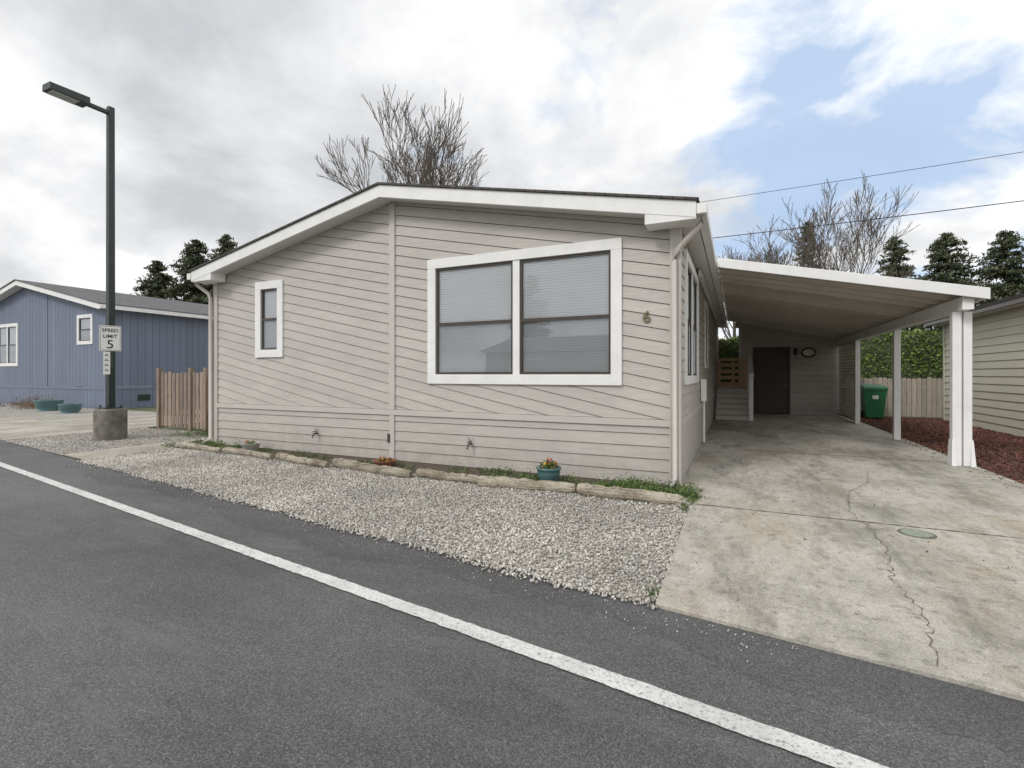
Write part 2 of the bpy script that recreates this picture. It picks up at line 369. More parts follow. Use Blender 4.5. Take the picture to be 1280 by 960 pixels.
P2 = P2[P2[:, 1] > 3.04-.133*P2[:, 0]]
st = stones('gravel_stones', np.concatenate([P, P2]), .007, .017, 'stone')
n = 520; X = np.random.uniform(-10, 0.3, n)
P = np.stack([X, 3.03-.133*X-np.abs(np.random.normal(0, .12, n)), np.full(n, -.006)], 1)
stones('loose_gravel', P, .003, .008, 'stone')
n = 90; P = np.stack([np.random.uniform(-.46, -.2, n), np.random.uniform(3.2, 5.7, n), np.full(n, .018)], 1)
stones('driveway_gravel', P, .004, .011, 'stone')
s_ = MB(); s_.add([(-10.0, 5.98, .002), (-.5, 5.72, .002), (-.5, 6.7, .002), (-10.0, 6.7, .002)], [(0,1,2,3)]); s_.obj('planting_bed_soil', 'soil')
w = MB(); w.prismZ([(-10.98, edge(-10.98)+.02), (-10.02, edge(-10.02)+.02), (-10.02, 6.0), (-10.98, 6.0)], -.01, .012)
w.prismZ([(-10.98, 6.015), (-10.02, 6.015), (-10.02, 9.5), (-10.98, 9.5)], -.01, .012); w.obj('concrete_walkway', 'walk', None, .004)
w = MB(); w.prismZ([(-19.6, edge(-19.6)), (-14.62, edge(-14.62)), (-14.62, 10), (-19.6, 10)], -.01, .008)
w.prismZ([(-19.6, 10.02), (-14.62, 10.02), (-14.62, 26), (-19.6, 26)], -.01, .008)
w.prismZ([(-60, edge(-60)), (-19.62, edge(-19.62)), (-19.62, 7.6), (-60, 12)], -.01, .002); w.obj('neighbour_driveway', 'walk')
dv = MB()
ys = [None, 5.73, 10.2, 14.7, 20.0]
for i in range(4):
    a = [(-.46, edge(-.46) if i == 0 else ys[i]+.008), (3.42, edge(3.42) if i == 0 else ys[i]+.008), (3.42, ys[i+1]-.008), (-.46, ys[i+1]-.008)]
    if i: a[0] = (-.66, a[0][1]); a[3] = (-.66, a[3][1])
    dv.prismZ(a, -.02, .014)
dv.obj('concrete_driveway', 'concrete', None, .004)
def crack(name, pts, w, par=None, jit=.012, z=.0175):
    P = [Vector((*p, z)) for p in pts]; L = []
    for a, b_ in zip(P[:-1], P[1:]):
        k = max(2, int((b_-a).length/.04))
        for i in range(k): L.append(a.lerp(b_, i/k)+Vector((random.gauss(0, jit), random.gauss(0, jit), 0)))
    mb = MB(); vs = []; fs = []
    for i, p in enumerate(L):
        d = (L[min(i+1, len(L)-1)]-L[max(0, i-1)]).normalized(); nn = Vector((-d.y, d.x, 0))*w*random.uniform(.15, 1)
        vs += [p+nn, p-nn]
    fs = [(2*i, 2*i+1, 2*i+3, 2*i+2) for i in range(len(L)-1)]
    mb.add(vs, fs); return mb.obj(name, 'crack', par)
ck = group('driveway_cracks')
crack('crack_a', [(1.75, 8.6), (1.58, 7.8), (1.25, 7.1), (1.07, 6.13), (1.14, 5.5), (1.12, 4.88), (1.0, 4.2), (1.02, 3.6), (.89, 2.98)], .0055, ck)
crack('crack_b', [(1.07, 6.2), (.7, 6.9), (.75, 7.7), (.45, 8.6)], .003, ck)
crack('crack_c', [(1.58, 7.8), (2.2, 8.3), (2.7, 8.4), (3.35, 8.8)], .003, ck)
crack('crack_d', [(1.12, 4.9), (1.6, 4.5), (2.1, 4.6), (2.9, 4.2)], .0025, ck)
for i, y in enumerate((5.73, 10.2, 14.7)):
    x = -.46 if i == 0 else -.66
    crack('joint_%d' % i, [(x, y), (3.42, y)], .016, ck, .002, .0182)
dc = MB(); dc.lathe((1.48, 5.50, .014), [(.115, 0), (.115, .008), (.10, .008), (.095, .004), (0.03, .004), (.02, .008), (.0, .008)], 32)
dcg = group('drain_cover'); dc.obj('cover', 'cover', dcg)
dc = MB(); dc.lathe((1.48, 5.50, .013), [(.14, 0), (.14, .005), (.117, .006), (.117, .0)], 32); dc.obj('rim', 'coverrim', dcg)
mu = MB(); mu.add([(3.44, 4, .0), (6.0, 4, .0), (6.0, 20.2, .0), (3.44, 20.2, .0)], [(0,1,2,3)]); mu.obj('bark_mulch_bed', 'mulch')
n = 12000; P = np.stack([np.random.uniform(3.44, 5.98, n), np.random.uniform(7.5, 20.2, n), np.random.uniform(0, .02, n)], 1)
stones('bark_mulch_chips', P, .012, .038, 'chip', (1.4, .5, .25))
n = 160; P = np.stack([3.44-np.abs(np.random.normal(0, .12, n)), np.random.uniform(7.5, 14, n), np.full(n, .017)], 1)
stones('stray_bark_chips', P, .01, .02, 'chip', (1.4, .5, .2))

# ------------------------------------------------------------------ main house
H = group('manufactured_house')
Y0 = 6.61; XR = -.68; XL = -9.85; RX = -5.265; RT = 4.36; SL = .2033; YB = 22.0
mf = lambda u, v, d: (u, Y0-d, v)
mr = lambda u, v, d: (XR+d, u, v)
big = (-4.54, -1.40, 1.30, 3.30); sm = (-8.61, -7.85, 1.78, 3.26)
def inner(w, t=.1): return (w[0]+t, w[1]-t, w[2]+t, w[3]-t)
wallp = [(XL, .86), (XR, .86), (XR, RT-SL*(XR-RX)), (RX, RT), (XL, RT-SL*(RX-XL))]
B = MB(); G = MB()
clad(B, G, holes([wallp], [inner(big), inner(sm)]), mf, .21, .165, .016, .008)
clad(B, G, [[(XL, .0), (XR, .0), (XR, .76), (XL, .76)]], mf, 0, .165, .016, .008)
sw = (7.35, 9.85, 1.30, 3.25); sw2 = (12.2, 13.4, 1.6, 3.2)
clad(B, G, holes([[(Y0, .86), (YB, .86), (YB, 3.42), (Y0, 3.42)]], [inner(sw), inner(sw2)]), mr, 0, .165)
clad(B, G, [[(Y0, .0), (YB, .0), (YB, .76), (Y0, .76)]], mr, 0, .165)
B.obj('siding', 'wall', H); G.obj('siding_backing', 'wallback', H)
Wl = MB(); Wl.box(XL-.01, XL+.1, Y0+.02, YB, 0, 3.42); Wl.prismY([(XL, 0), (XR-.02, 0), (XR-.02, 3.41), (RX, 4.34), (XL, 3.41)], YB-.1, YB); Wl.obj('side_walls', 'wall', H)
T = MB()
T.boxm(mf, XL-.01, XR+.01, .765, .855, -.01, .034); T.boxm(mr, Y0+.0, YB, .765, .855, -.01, .032)
T.boxm(mf, RX-.06, RX+.06, .858, RT-.02, -.01, .036); T.boxm(mf, RX-.05, RX+.05, .0, .762, -.01, .036)
T.boxm(mf, XR-.10, XR+.035, .0, 3.40, -.01, .040); T.boxm(mf, XL-.03, XL+.09, .0, 3.40, -.01, .040)
T.boxm(mr, Y0-.038, Y0+.10, .0, 3.42, .0, .037)
T.obj('corner_and_belt_boards', 'trimwall', H, .003)
window(H, mf, *big, tw=.15, cols=2, rail=.47, name='picture_window')
window(H, mf, *sm, tw=.15, cols=1, rail=.5, name='small_window')
window(H, mr, *sw, tw=.13, cols=2, rail=.5, name='side_window')
window(H, mr, *sw2, tw=.12, cols=1, rail=.5, name='side_window_rear')
def slab(t0, t1, xe=4.82, x_in=0):
    s = .2033
    return [[(RX+x_in, t1), (RX+xe, t1-s*xe), (RX+xe, t0-s*xe), (RX+x_in, t0)], [(RX-x_in, t1), (RX-x_in, t0), (RX-xe, t0-s*xe), (RX-xe, t1-s*xe)]]
rf = MB(); [rf.prismY(p, 6.29, YB+.3) for p in slab(4.365, 4.53)]; rf.obj('roof_deck_soffit', 'soffit', H)
rk = MB(); [rk.prismY(p, 6.25, 6.288) for p in slab(4.33, 4.528, 4.83)]
for sx in (1, -1):
    xs = sorted((RX+sx*4.83, RX+sx*4.22)); rk.box(xs[0], xs[1], 6.256, 6.57, 3.335, 3.52)
rk.obj('rake_fascia', 'trim', H, .004)
sh = MB(); [sh.prismY(p, 6.22, YB+.35) for p in slab(4.532, 4.562, 4.86)]; sh.obj('roof_shingles', 'shingle', H)
gt = MB()
for x0, x1 in ((-.43, -.32), (-10.21, -10.10)):
    y0, y1 = 6.24, YB+.3
    gt.box(x0, x1, y0, y1, 3.39, 3.40); gt.box(x0, x0+.006, y0, y1, 3.40, 3.51); gt.box(x1-.006, x1, y0, y1, 3.40, 3.515)
    gt.box(x0+.006, x1-.006, y0, y0+.006, 3.40, 3.51)
gt.obj('gutters', 'trim', H)
ds = MB()
ds.tube([(-.375, 6.34, 3.40), (-.38, 6.36, 3.30), (-.60, 6.50, 3.12), (-.70, 6.525, 3.02), (-.72, 6.53, 2.9), (-.72, 6.53, .12), (-.72, 6.40, .04)], .038, 8)
ds.tube([(-10.15, 6.34, 3.40), (-10.13, 6.4, 3.30), (-9.92, 6.50, 3.12), (-9.90, 6.53, 3.02), (-9.90, 6.53, .12), (-9.9, 6.40, .04)], .038, 8)
ds.obj('downspouts', 'trimwall', H, smooth=True)
fx = MB()
for x in (-3.74, -6.97):
    fx.tube([(x, 6.60, .37), (x, 6.50, .37), (x, 6.47, .30)], .014, 8); fx.lathe((x, 6.52, .40), [(.03, 0), (.03, .012), (.0, .014)], 10)
    fx.tube([(x-.04, 6.585, .46), (x-.02, 6.57, .42), (x, 6.57, .36)], .006, 5); fx.tube([(x+.04, 6.585, .46), (x+.02, 6.57, .42), (x, 6.57, .36)], .006, 5)
fx.box(-5.34, -5.30, 6.555, 6.572, .3, .45)
fx.obj('hose_bibs', 'bronze', H)
bx = MB(); bx.box(-.655, -.55, 10.6, 10.9, .9, 1.35); bx.tube([(-.6, 10.75, .9), (-.6, 10.75, .05)], .025, 8); bx.obj('meter_box', 'trim', H, .01)
cu = bpy.data.curves.new('house_number', 'FONT'); cu.body = '6'; cu.size = .22; cu.extrude = .006; cu.offset = .002
nb = bpy.data.objects.new('house_number', cu); COL.objects.link(nb); nb.location = (-1.13, 6.58, 2.14); nb.rotation_euler = (math.pi/2, 0, 0); cu.materials.append(M['brass']); nb.parent = H

# ------------------------------------------------------------------ carport
C = group('carport')
x0, z0, x1, z1 = -.31, 3.56, 3.42, 2.74
YE = 20.35
def cz(x): return z0+(x-x0)*(z1-z0)/(x1-x0)
def cpoly(a, b, t, u): return [(a, cz(a)-t), (b, cz(b)-t), (b, cz(b)-u), (a, cz(a)-u)]
c = MB(); c.prismY(cpoly(x0, x1, .02, .045), 9.62, YE-.02); c.obj('roof_deck', 'ceil', C)
c = MB(); c.prismY(cpoly(x0, x1+.01, 0, .018), 9.58, YE); c.obj('roof_top', 'shingleg', C)
c = MB(); y = 9.72
while y < 19.9:
    c.prismY(cpoly(x0+.02, x1-.02, .047, .125), y, y+.05); y += .52
c.obj('ceiling_joists', 'joist', C)
c = MB(); c.prismY(cpoly(x0, x1+.02, -.005, .165), 9.54, 9.578)
c.prism([(x1+.0, 9.58, z1-.15), (x1+.035, 9.58, z1-.15), (x1+.035, 9.58, z1-.0), (x1+.0, 9.58, z1-.0)], [(x1+.0, YE, z1-.15), (x1+.035, YE, z1-.15), (x1+.035, YE, z1), (x1+.0, YE, z1)])
c.box(3.15, 3.29, 9.64, 19.95, 2.44, 2.645)
c.box(-.64, -.58, 9.64, 19.95, 3.28, 3.40)
for (cx, cy) in ((3.22, 13.28), (3.22, 17.1)): c.box(cx-.06, cx+.06, cy-.06, cy+.06, .014, 2.438)
c.box(3.10, 3.215, 9.86, 9.98, .014, 2.438); c.box(3.24, 3.345, 9.87, 9.97, .014, 2.43)
c.obj('beams_and_posts', 'trim', C, .006)
c = MB()
for px in (3.105, 3.34): c.hexa([(px-.03, 9.80, .015), (px+.03, 9.80, .015), (px+.03, 10.0, .015), (px-.03, 10.0, .015), (px-.012, 9.85, .42), (px+.012, 9.85, .42), (px+.012, 9.99, .42), (px-.012, 9.99, .42)])
c.obj('post_base_boards', 'trim', C)
c = MB()
y0, y1, zz0, zz1 = 17.2, 19.9, .12, 2.42
for s_ in (1, -1):
    k = -3.0
    while k < 6:
        o = zz0+k
        q = [(y0, zz0), (y1, zz0), (y1, zz1), (y0, zz1)]
        q = clip(q, -s_, 1, -s_*y0+o+.025); q = clip(q, s_, -1, -(-s_*y0+o-.025)) if q else []
        if q: c.prism([(3.22+s_*.006-.005, a, b_) for a, b_ in q], [(3.22+s_*.006+.005, a, b_) for a, b_ in q])
        k += .19
c.obj('lattice_strips', 'lattice', C)
c = MB(); c.box(3.19, 3.25, y0-.04, y1+.02, zz1, zz1+.018); c.box(3.19, 3.25, y0-.04, y1+.02, zz0-.05, zz0); c.obj('lattice_frame', 'lattice', C)

# ------------------------------------------------------------------ storage shed
D = group('storage_shed'); YS = 20.0
ms = lambda u, v, d: (u, YS-d, v)
B = MB(); G = MB()
sp = [(.13, .02), (3.28, .02), (3.28, cz(3.28)-.05), (.13, cz(.13)-.05)]
clad(B, G, holes([sp], [(.59, 1.75, -.1, 2.42)]), ms, 0, .2)
msl = lambda u, v, d: (.13-d, u, v)
clad(B, G, [[(YS, .02), (22.9, .02), (22.9, cz(.13)-.05), (YS, cz(.13)-.05)]], msl, 0, .2)
B.box(3.27, 3.3, YS+.02, 22.9, 0, 2.7); B.box(.15, 3.3, 22.85, 22.9, 0, 2.7)
B.obj('shed_siding', 'wall', D); G.obj('shed_backing', 'wallback', D)
c = MB(); c.prismY(cpoly(.0, x1, .0, .045), YE+.003, 23.0); c.obj('shed_roof', 'shingleg', D)
d = MB(); d.box(.64, 1.70, YS+.0, YS+.05, .04, 2.37)
for a, b_ in ((.12, .95), (1.15, 1.55), (1.72, 2.25)):
    for u0, u1 in ((.72, 1.12), (1.22, 1.62)): d.box(u0, u1, YS-.012, YS-.001, a+.04, b_)
d.obj('shed_door', 'door', D, .008)
d = MB(); d.box(.57, .637, YS-.04, YS+.05, .0, 2.44); d.box(1.703, 1.77, YS-.04, YS+.05, .0, 2.44); d.box(.64, 1.70, YS-.04, YS+.05, 2.373, 2.44); d.obj('door_frame', 'door', D)
d = MB(); d.box(.09, .20, YS-.03, YS-.0202, .02, 3.38); d.obj('shed_corner_board', 'trimwall', D)
d = MB(); d.tube([(1.62, YS-.01, 1.05), (1.62, YS-.07, 1.05)], [.02, .035], 10); d.obj('door_knob', 'brass', D)
d = MB(); d.lathe((1.93, YS-.12, 2.12), [(.03, 0), (.06, .04), (.065, .2), (.08, .22), (.0, .3)], 8); d.box(1.90, 1.96, YS-.08, YS-.02, 2.2, 2.3); d.obj('wall_lantern', 'bronze', D)
d = MB(); ring = [(2.33+.21*math.cos(a), YS-.05, 2.22+.15*math.sin(a)) for a in np.linspace(0, 2*math.pi, 25)]
d.tube(ring, .028, 6, False); d.obj('plaque_ring', 'bronze', D)
d = MB(); d.prism([(2.33+.2*math.cos(a), YS-.045, 2.22+.14*math.sin(a)) for a in np.linspace(0, 2*math.pi, 25)[:-1]], [(2.33+.2*math.cos(a), YS-.025, 2.22+.14*math.sin(a)) for a in np.linspace(0, 2*math.pi, 25)[:-1]]); d.obj('oval_plaque', 'soffit', D)

# ------------------------------------------------------------------ steps & deck
E = group('wooden_steps')
d = MB(); e = MB()
for i in range(6):
    z = .165*(i+1); yy = 16.85+i*.27
    d.box(-.6, .38, yy-.02, yy+.29, z-.04, z); e.box(-.59, .37, yy+.01, yy+.03, z-.165, z-.042)
d.box(-.62, .12, 18.45, 21.6, .95, .985)
d.box(.121, .38, 18.45, 19.95, .95, .985)
d.obj('treads', 'stepw', E, .005); e.obj('risers', 'trimwall', E)
d = MB(); d.box(.375, .49, 16.78, 16.90, .015, 1.36); d.box(.375, .49, 18.5, 18.62, .015, 2.0)
d.hexa([(.37, 16.75, 1.38), (.50, 16.75, 1.38), (.50, 18.6, 2.03), (.37, 18.6, 2.03), (.37, 16.75, 1.48), (.50, 16.75, 1.48), (.50, 18.6, 2.14), (.37, 18.6, 2.14)])
for i in range(1, 8): d.box(.41, .45, 16.87+i*.21, 16.91+i*.21, .17+i*.13, 1.4+i*.075)
d.obj('white_handrail', 'trim', E, .004)
d = MB(); d.box(-.60, .34, 19.3, 19.39, 1.94, 2.03)
for z in (1.04, 1.27, 1.50, 1.73): d.box(-.60, .34, 19.30, 19.33, z, z+.13)
for x in (-.60, -.13, .25): d.box(x, x+.09, 19.335, 19.42, .99, 1.935)
d.obj('deck_railing', 'woodnew', E)

# ------------------------------------------------------------------ street lamp
L = group('street_lamp'); lx, ly = -12.7, 6.1
d = MB(); d.lathe((lx, ly, -.01), [(.30, 0), (.30, .66), (.28, .70), (0, .70)], 28); d.obj('concrete_base', 'cblock', L)
d = MB(); d.box(lx-.17, lx+.17, ly-.17, ly+.17, .692, .72)
d.hexa([(lx-.066, ly-.066, .72), (lx+.066, ly-.066, .72), (lx+.066, ly+.066, .72), (lx-.066, ly+.066, .72), (lx-.058, ly-.058, 7.42), (lx+.058, ly-.058, 7.42), (lx+.058, ly+.058, 7.42), (lx-.058, ly+.058, 7.42)])
for sx in (-1, 1):
    for sy in (-1, 1): d.lathe((lx+sx*.13, ly+sy*.13, .72), [(.02, 0), (.02, .05), (0, .05)], 6)
d.box(lx-.045, lx+.045, ly-.46, ly-.06, 7.24, 7.32)
d.hexa([(lx-.16, ly-1.12, 7.22), (lx+.16, ly-1.12, 7.22), (lx+.16, ly-.44, 7.22), (lx-.16, ly-.44, 7.22), (lx-.15, ly-1.12, 7.36), (lx+.15, ly-1.12, 7.36), (lx+.15, ly-.44, 7.38), (lx-.15, ly-.44, 7.38)])
d.obj('pole_and_luminaire', 'steel', L, .008)
d = MB(); d.box(lx-.13, lx+.13, ly-1.07, ly-.62, 7.205, 7.218); d.obj('lamp_lens', 'lens', L)
G_ = group('speed_limit_sign'); th = math.radians(62)
ux, uy = math.cos(th), math.sin(th); nx, ny = math.sin(th), -math.cos(th)
msn = lambda u, v, dd: (lx+nx*(.125+dd)+ux*u, ly+ny*(.125+dd)+uy*u, v)
d = MB(); d.boxm(msn, -.19, .19, 1.97, 2.53, 0, .004); d.boxm(msn, -.12, .0, 1.45, 1.95, 0, .004); d.obj('sign_panel', 'signw', G_, .001)
d = MB()
for (a, b_, cc, dd_) in ((-.175, .175, 1.985, 1.992), (-.175, .175, 2.508, 2.515), (-.175, -.168, 1.992, 2.508), (.168, .175, 1.992, 2.508)): d.boxm(msn, a, b_, cc, dd_, .0045, .0055)
for i in range(4): d.boxm(msn, -.095, -.025, 1.53+i*.11, 1.545+i*.11, .0045, .0055)
for i in range(4): d.boxm(msn, -.085, -.045, 1.56+i*.11, 1.575+i*.11, .0045, .0055)
d.obj('sign_border', 'black', G_)
d = MB(); d.boxm(msn, -.05, .05, 1.6, 2.45, -.06, -.002); d.obj('sign_bracket', 'steel', G_)
for body, sz, vv in (('SPEED', .105, 2.39), ('LIMIT', .105, 2.26), ('5', .26, 2.03)):
    cu = bpy.data.curves.new('sign_text', 'FONT'); cu.body = body; cu.size = sz; cu.align_x = 'CENTER'; cu.extrude = .0006; cu.offset = .002
    o = bpy.data.objects.new('sign_text', cu); COL.objects.link(o); o.location = msn(0, vv, .006); o.rotation_euler = (math.pi/2, 0, th); cu.materials.append(M['black']); o.parent = G_

# ------------------------------------------------------------------ fences
d = MB(); x = -14.05
while x < -9.95:
    h = 1.50+random.uniform(-.025, .025); d.box(x, x+.12, 7.9, 7.92, .06, h); x += .165
d.box(-14.1, -9.9, 7.921, 7.96, .35, .44); d.box(-14.1, -9.9, 7.921, 7.96, 1.2, 1.29)
for px in (-14.1, -12.75, -12.15): d.box(px-.05, px+.05, 7.85, 7.95, 0, 1.62)
d.obj('wooden_gate_fence', 'woodgate', None, .004)
d = MB(); x = 3.5
while x < 12:
    h = 1.34+random.uniform(-.03, .03)
    d.prismY([(x, .03), (x+.12, .03), (x+.12, h-.03), (x+.09, h), (x+.03, h), (x, h-.03)], 20.4+random.uniform(0, .008), 20.425); x += .133
d.box(3.4, 12, 20.44, 20.48, .3, .39); d.box(3.4, 12, 20.44, 20.48, 1.0, 1.09); d.obj('picket_fence', 'woodold')

# ------------------------------------------------------------------ bin
R_ = group('wheeled_bin'); bx_, by_ = 4.05, 19.3
d = MB(); d.hexa([(bx_-.23, by_-.26, .06), (bx_+.23, by_-.26, .06), (bx_+.23, by_+.24, .06), (bx_-.23, by_+.24, .06), (bx_-.31, by_-.36, .98), (bx_+.31, by_-.36, .98), (bx_+.31, by_+.33, .98), (bx_-.31, by_+.33, .98)])
d.box(bx_-.335, bx_+.335, by_-.385, by_+.35, .95, 1.0)
d.hexa([(bx_-.34, by_-.40, 1.005), (bx_+.34, by_-.40, 1.005), (bx_+.34, by_+.38, 1.005), (bx_-.34, by_+.38, 1.005), (bx_-.28, by_-.34, 1.07), (bx_+.28, by_-.34, 1.07), (bx_+.30, by_+.36, 1.12), (bx_-.30, by_+.36, 1.12)])
d.tube([(bx_-.28, by_+.43, 1.0), (bx_+.28, by_+.43, 1.0)], .018, 8); d.obj('bin_body', 'bin', R_, .015)
d = MB(); d.tube([(bx_-.30, by_+.25, .13), (bx_-.24, by_+.25, .13)], .13, 18); d.tube([(bx_+.24, by_+.25, .13), (bx_+.30, by_+.25, .13)], .13, 18); d.obj('wheels', 'black', R_)
d = MB(); d.box(bx_-.08, bx_+.08, by_-.355, by_-.33, .66, .78); d.obj('label', 'signw', R_)

# ------------------------------------------------------------------ neighbour right
K = group('beige_house'); XN = 6.0
mn = lambda u, v, dd: (XN-dd, u, v)
B = MB(); G = MB(); clad(B, G, [[(10, .0), (19.7, .0), (19.7, 3.05), (10, 3.05)]], mn, 0, .2, .02, .004)
B.box(XN+.005, 13, 19.66, 19.7, 0, 3.0); B.box(XN+.005, 13, 10, 10.05, 0, 3.0); B.obj('siding', 'beige', K); G.obj('siding_backing', 'wallback', K)
d = MB(); d.prismY([(5.66, 3.08), (9.5, 3.95), (13.3, 3.08), (13.3, 3.02), (5.66, 3.02)], 9.7, 20.0); d.obj('eave_soffit', 'soffit', K)
d = MB(); d.prismY([(5.60, 3.09), (9.5, 4.02), (13.4, 3.09), (13.4, 3.20), (9.5, 4.13), (5.60, 3.20)], 9.6, 20.1); d.obj('roof', 'shingle', K)
d = MB(); d.box(5.55, 5.655, 9.7, 20.0, 3.0, 3.085); d.obj('gutter', 'bronze', K)
d = MB(); d.box(5.965, 5.978, 19.6, 19.72, 0, 3.0); d.obj('corner_board', 'beige', K)

# ------------------------------------------------------------------ blue house
Q = group('blue_manufactured_house'); YQ = 11.4; XQ = -24.1; RQ = -30.8; sl = .215; ZR = 5.72
mq = lambda u, v, dd: (u, YQ-dd, v)
mqs = lambda u, v, dd: (XQ+dd, u, v)
B = MB(); G = MB()
w1 = (-33.9, -31.7, 1.85, 3.95); w2 = (-26.3, -25.05, 2.75, 4.05)
gp = [(-37.5, .92), (XQ, .92), (XQ, ZR-sl*6.7), (RQ, ZR), (-37.5, ZR-sl*6.7)]
clad(B, G, holes([gp], [inner(w1), inner(w2)]), mq, 0, .3, gap=.012, vertical=True)
clad(B, G, [[(-37.5, -.03), (XQ, -.03), (XQ, .80), (-37.5, .80)]], mq, 0, .3, gap=.012, vertical=True)
clad(B, G, [[(YQ, .92), (16.0, .92), (16.0, 4.25), (YQ, 4.25)], [(YQ, -.03), (26, -.03), (26, .80), (YQ, .80)], [(17.6, .92), (26, .92), (26, 4.25), (17.6, 4.25)]], mqs, 0, .3, gap=.012, vertical=True)
B.obj('siding', 'blue', Q); G.obj('siding_backing', 'dark', Q)
d = MB(); d.boxm(mq, -37.5, XQ+.03, .80, .90, 0, .03); d.boxm(mqs, YQ, 26, .80, .90, 0, .03); d.boxm(mq, XQ-.1, XQ+.03, -.03, 4.2, 0, .035); d.box(XQ-.3, XQ-.28, 16, 17.6, .9, 4.2)
d.boxm(mq, -29.0, -28.88, .9, 5.3, 0, .03); d.obj('boards', 'blue', Q)
d = MB(); d.box(XQ-.02, XQ+.12, 16.2, 16.35, .9, 4.2); d.box(XQ-.02, XQ+.12, 17.4, 17.55, .9, 4.2); d.obj('porch_posts', 'trim', Q)
def qs(t0, t1, xe): return [[(RQ, t1), (RQ+xe, t1-sl*xe), (RQ+xe, t0-sl*xe), (RQ, t0)], [(RQ, t1), (RQ, t0), (RQ-xe, t0-sl*xe), (RQ-xe, t1-sl*xe)]]
d = MB(); [d.prismY(p, 11.02, 26.4) for p in qs(5.72, 5.86, 7.1)]; d.obj('soffit', 'soffit', Q)
d = MB(); [d.prismY(p, 10.97, 11.018) for p in qs(5.66, 5.88, 7.12)]
d.box(XQ+.42, XQ+.52, 10.98, 26.4, 4.17, 4.33); d.obj('fascia_and_gutter', 'trim', Q)
d = MB(); [d.prismY(p, 10.93, 26.45) for p in qs(5.885, 5.93, 7.15)]; d.obj('roof_shingles', 'shingleg', Q)
window(Q, mq, *w1, tw=.16, cols=2, rail=.5, name='front_window')
window(Q, mq, *w2, tw=.15, cols=1, rail=.5, name='small_window')
d = MB()
for yv in (12.6, 13.6): d.boxm(mqs, yv, yv+.5, .28, .55, .012, .03)
d.obj('skirt_vents', 'steel', Q)

# ------------------------------------------------------------------ across the street (seen only as reflections)
A = group('house_across_street')
ma = lambda u, v, dd: (u, -17+dd, v)
B = MB(); G = MB(); clad(B, G, [[(-16, 0), (-1, 0), (-1, 3.0), (-16, 3.0)]], ma, 0, .2); B.box(-16, -1, -28, -17.01, 0, 3.0); B.obj('siding', 'beige', A); G.obj('backing', 'wallback', A)
d = MB(); d.prism([(-16.4, -16.5, 3.0), (-16.4, -28.5, 3.0), (-16.4, -22.5, 4.4)], [(-.6, -16.5, 3.0), (-.6, -28.5, 3.0), (-.6, -22.5, 4.4)]); d.obj('roof', 'shingleg', A)
window(A, ma, -13, -11, 1.1, 2.5, cols=2); window(A, ma, -6, -4, 1.1, 2.5, cols=2, name='window_b')

# ------------------------------------------------------------------ logs
pts = [(-10.05, 5.98), (-8.55, 5.86), (-7.1, 5.76), (-5.7, 5.68), (-4.1, 5.60), (-3.05, 5.62), (-1.75, 5.66), (-.52, 5.72)]
d = MB()
for i, (a, b_) in enumerate(zip(pts[:-1], pts[1:])):
    a = Vector((*a, .06)); b_ = Vector((*b_, .055)); o1 = Vector((0, random.uniform(-.07, .07), random.uniform(-.005, .02))); o2 = Vector((0, random.uniform(-.07, .07), 0))
    rr = (.066 if i > 2 else .052)*random.uniform(.85, 1.15)
    K_ = 22; ps = []; rad = []; ph = random.uniform(0, 6); gp_ = random.uniform(.008, .03)
    for q in range(K_+1):
        k = gp_+(1-2*gp_)*q/K_; ps.append(a.lerp(b_, k)+o1.lerp(o2, k)+Vector((0, .022*math.sin(k*5+ph)+random.gauss(0, .004), .006*math.sin(k*9+ph)+random.gauss(0, .003))))
        rad.append(rr*(1.10-.2*k)*random.uniform(.88, 1.10)*(.8 if q in (0, K_) else 1))
    d.tube(ps, rad, 12)
    for q in range(3):      # knots / broken branch stubs
        c_ = ps[random.randrange(3, K_-3)]; a_ = random.uniform(.3, 2.6)
        d.tube([c_, c_+Vector((0, -math.cos(a_), math.sin(a_)))*(rr+.012)], [.022, .014], 6)
d.obj('log_edging', 'log', smooth=False)

# ------------------------------------------------------------------ planters
def pot(name, c, prof, mat, rad, h, nl, nf):
    p = group(name); MB().lathe(c, prof, 28).obj('pot', mat, p, smooth=True)
    a = np.random.normal(0, 1, (nl, 3)); a = a/np.linalg.norm(a, axis=1)[:, None]*np.random.uniform(.3, 1, (nl, 1)); a[:, 2] = abs(a[:, 2])
    leaves('foliage', a*np.array([rad, rad, h])+np.array([c[0], c[1], c[2]+prof[-1][1]]), .05, 'weed', p)
    if nf:
        a = np.random.normal(0, 1, (nf, 3)); a = a/np.linalg.norm(a, axis=1)[:, None]; a[:, 2] = abs(a[:, 2])
        leaves('flowers', a*np.array([rad, rad, h*1.1])+np.array([c[0], c[1], c[2]+prof[-1][1]]), .045, 'flower', p, .9)
pot('flower_pot', (-2.28, 6.12, .02), [(.10, 0), (.14, .05), (.155, .12), (.15, .15), (.17, .165), (.17, .19), (.145, .19), (.13, .15), (0, .15)], 'teal', .14, .13, 260, 34)
pot('flower_pot.001', (-4.95, 6.02, .02), [(.10, 0), (.14, .03), (.18, .09), (.19, .10), (.17, .10), (.14, .07), (0, .07)], 'terra', .13, .07, 120, 30)
pot('flower_pot.002', (-8.35, 6.28, .02), [(.10, 0), (.13, .03), (.17, .12), (.18, .13), (.16, .13), (.13, .09), (0, .09)], 'bowl', .12, .08, 100, 14)
pot('garden_pot', (-25, 9.9, .0), [(.28, 0), (.4, .15), (.44, .38), (.46, .42), (.4, .42), (.38, .36), (0, .36)], 'teal', .25, .1, 80, 0)
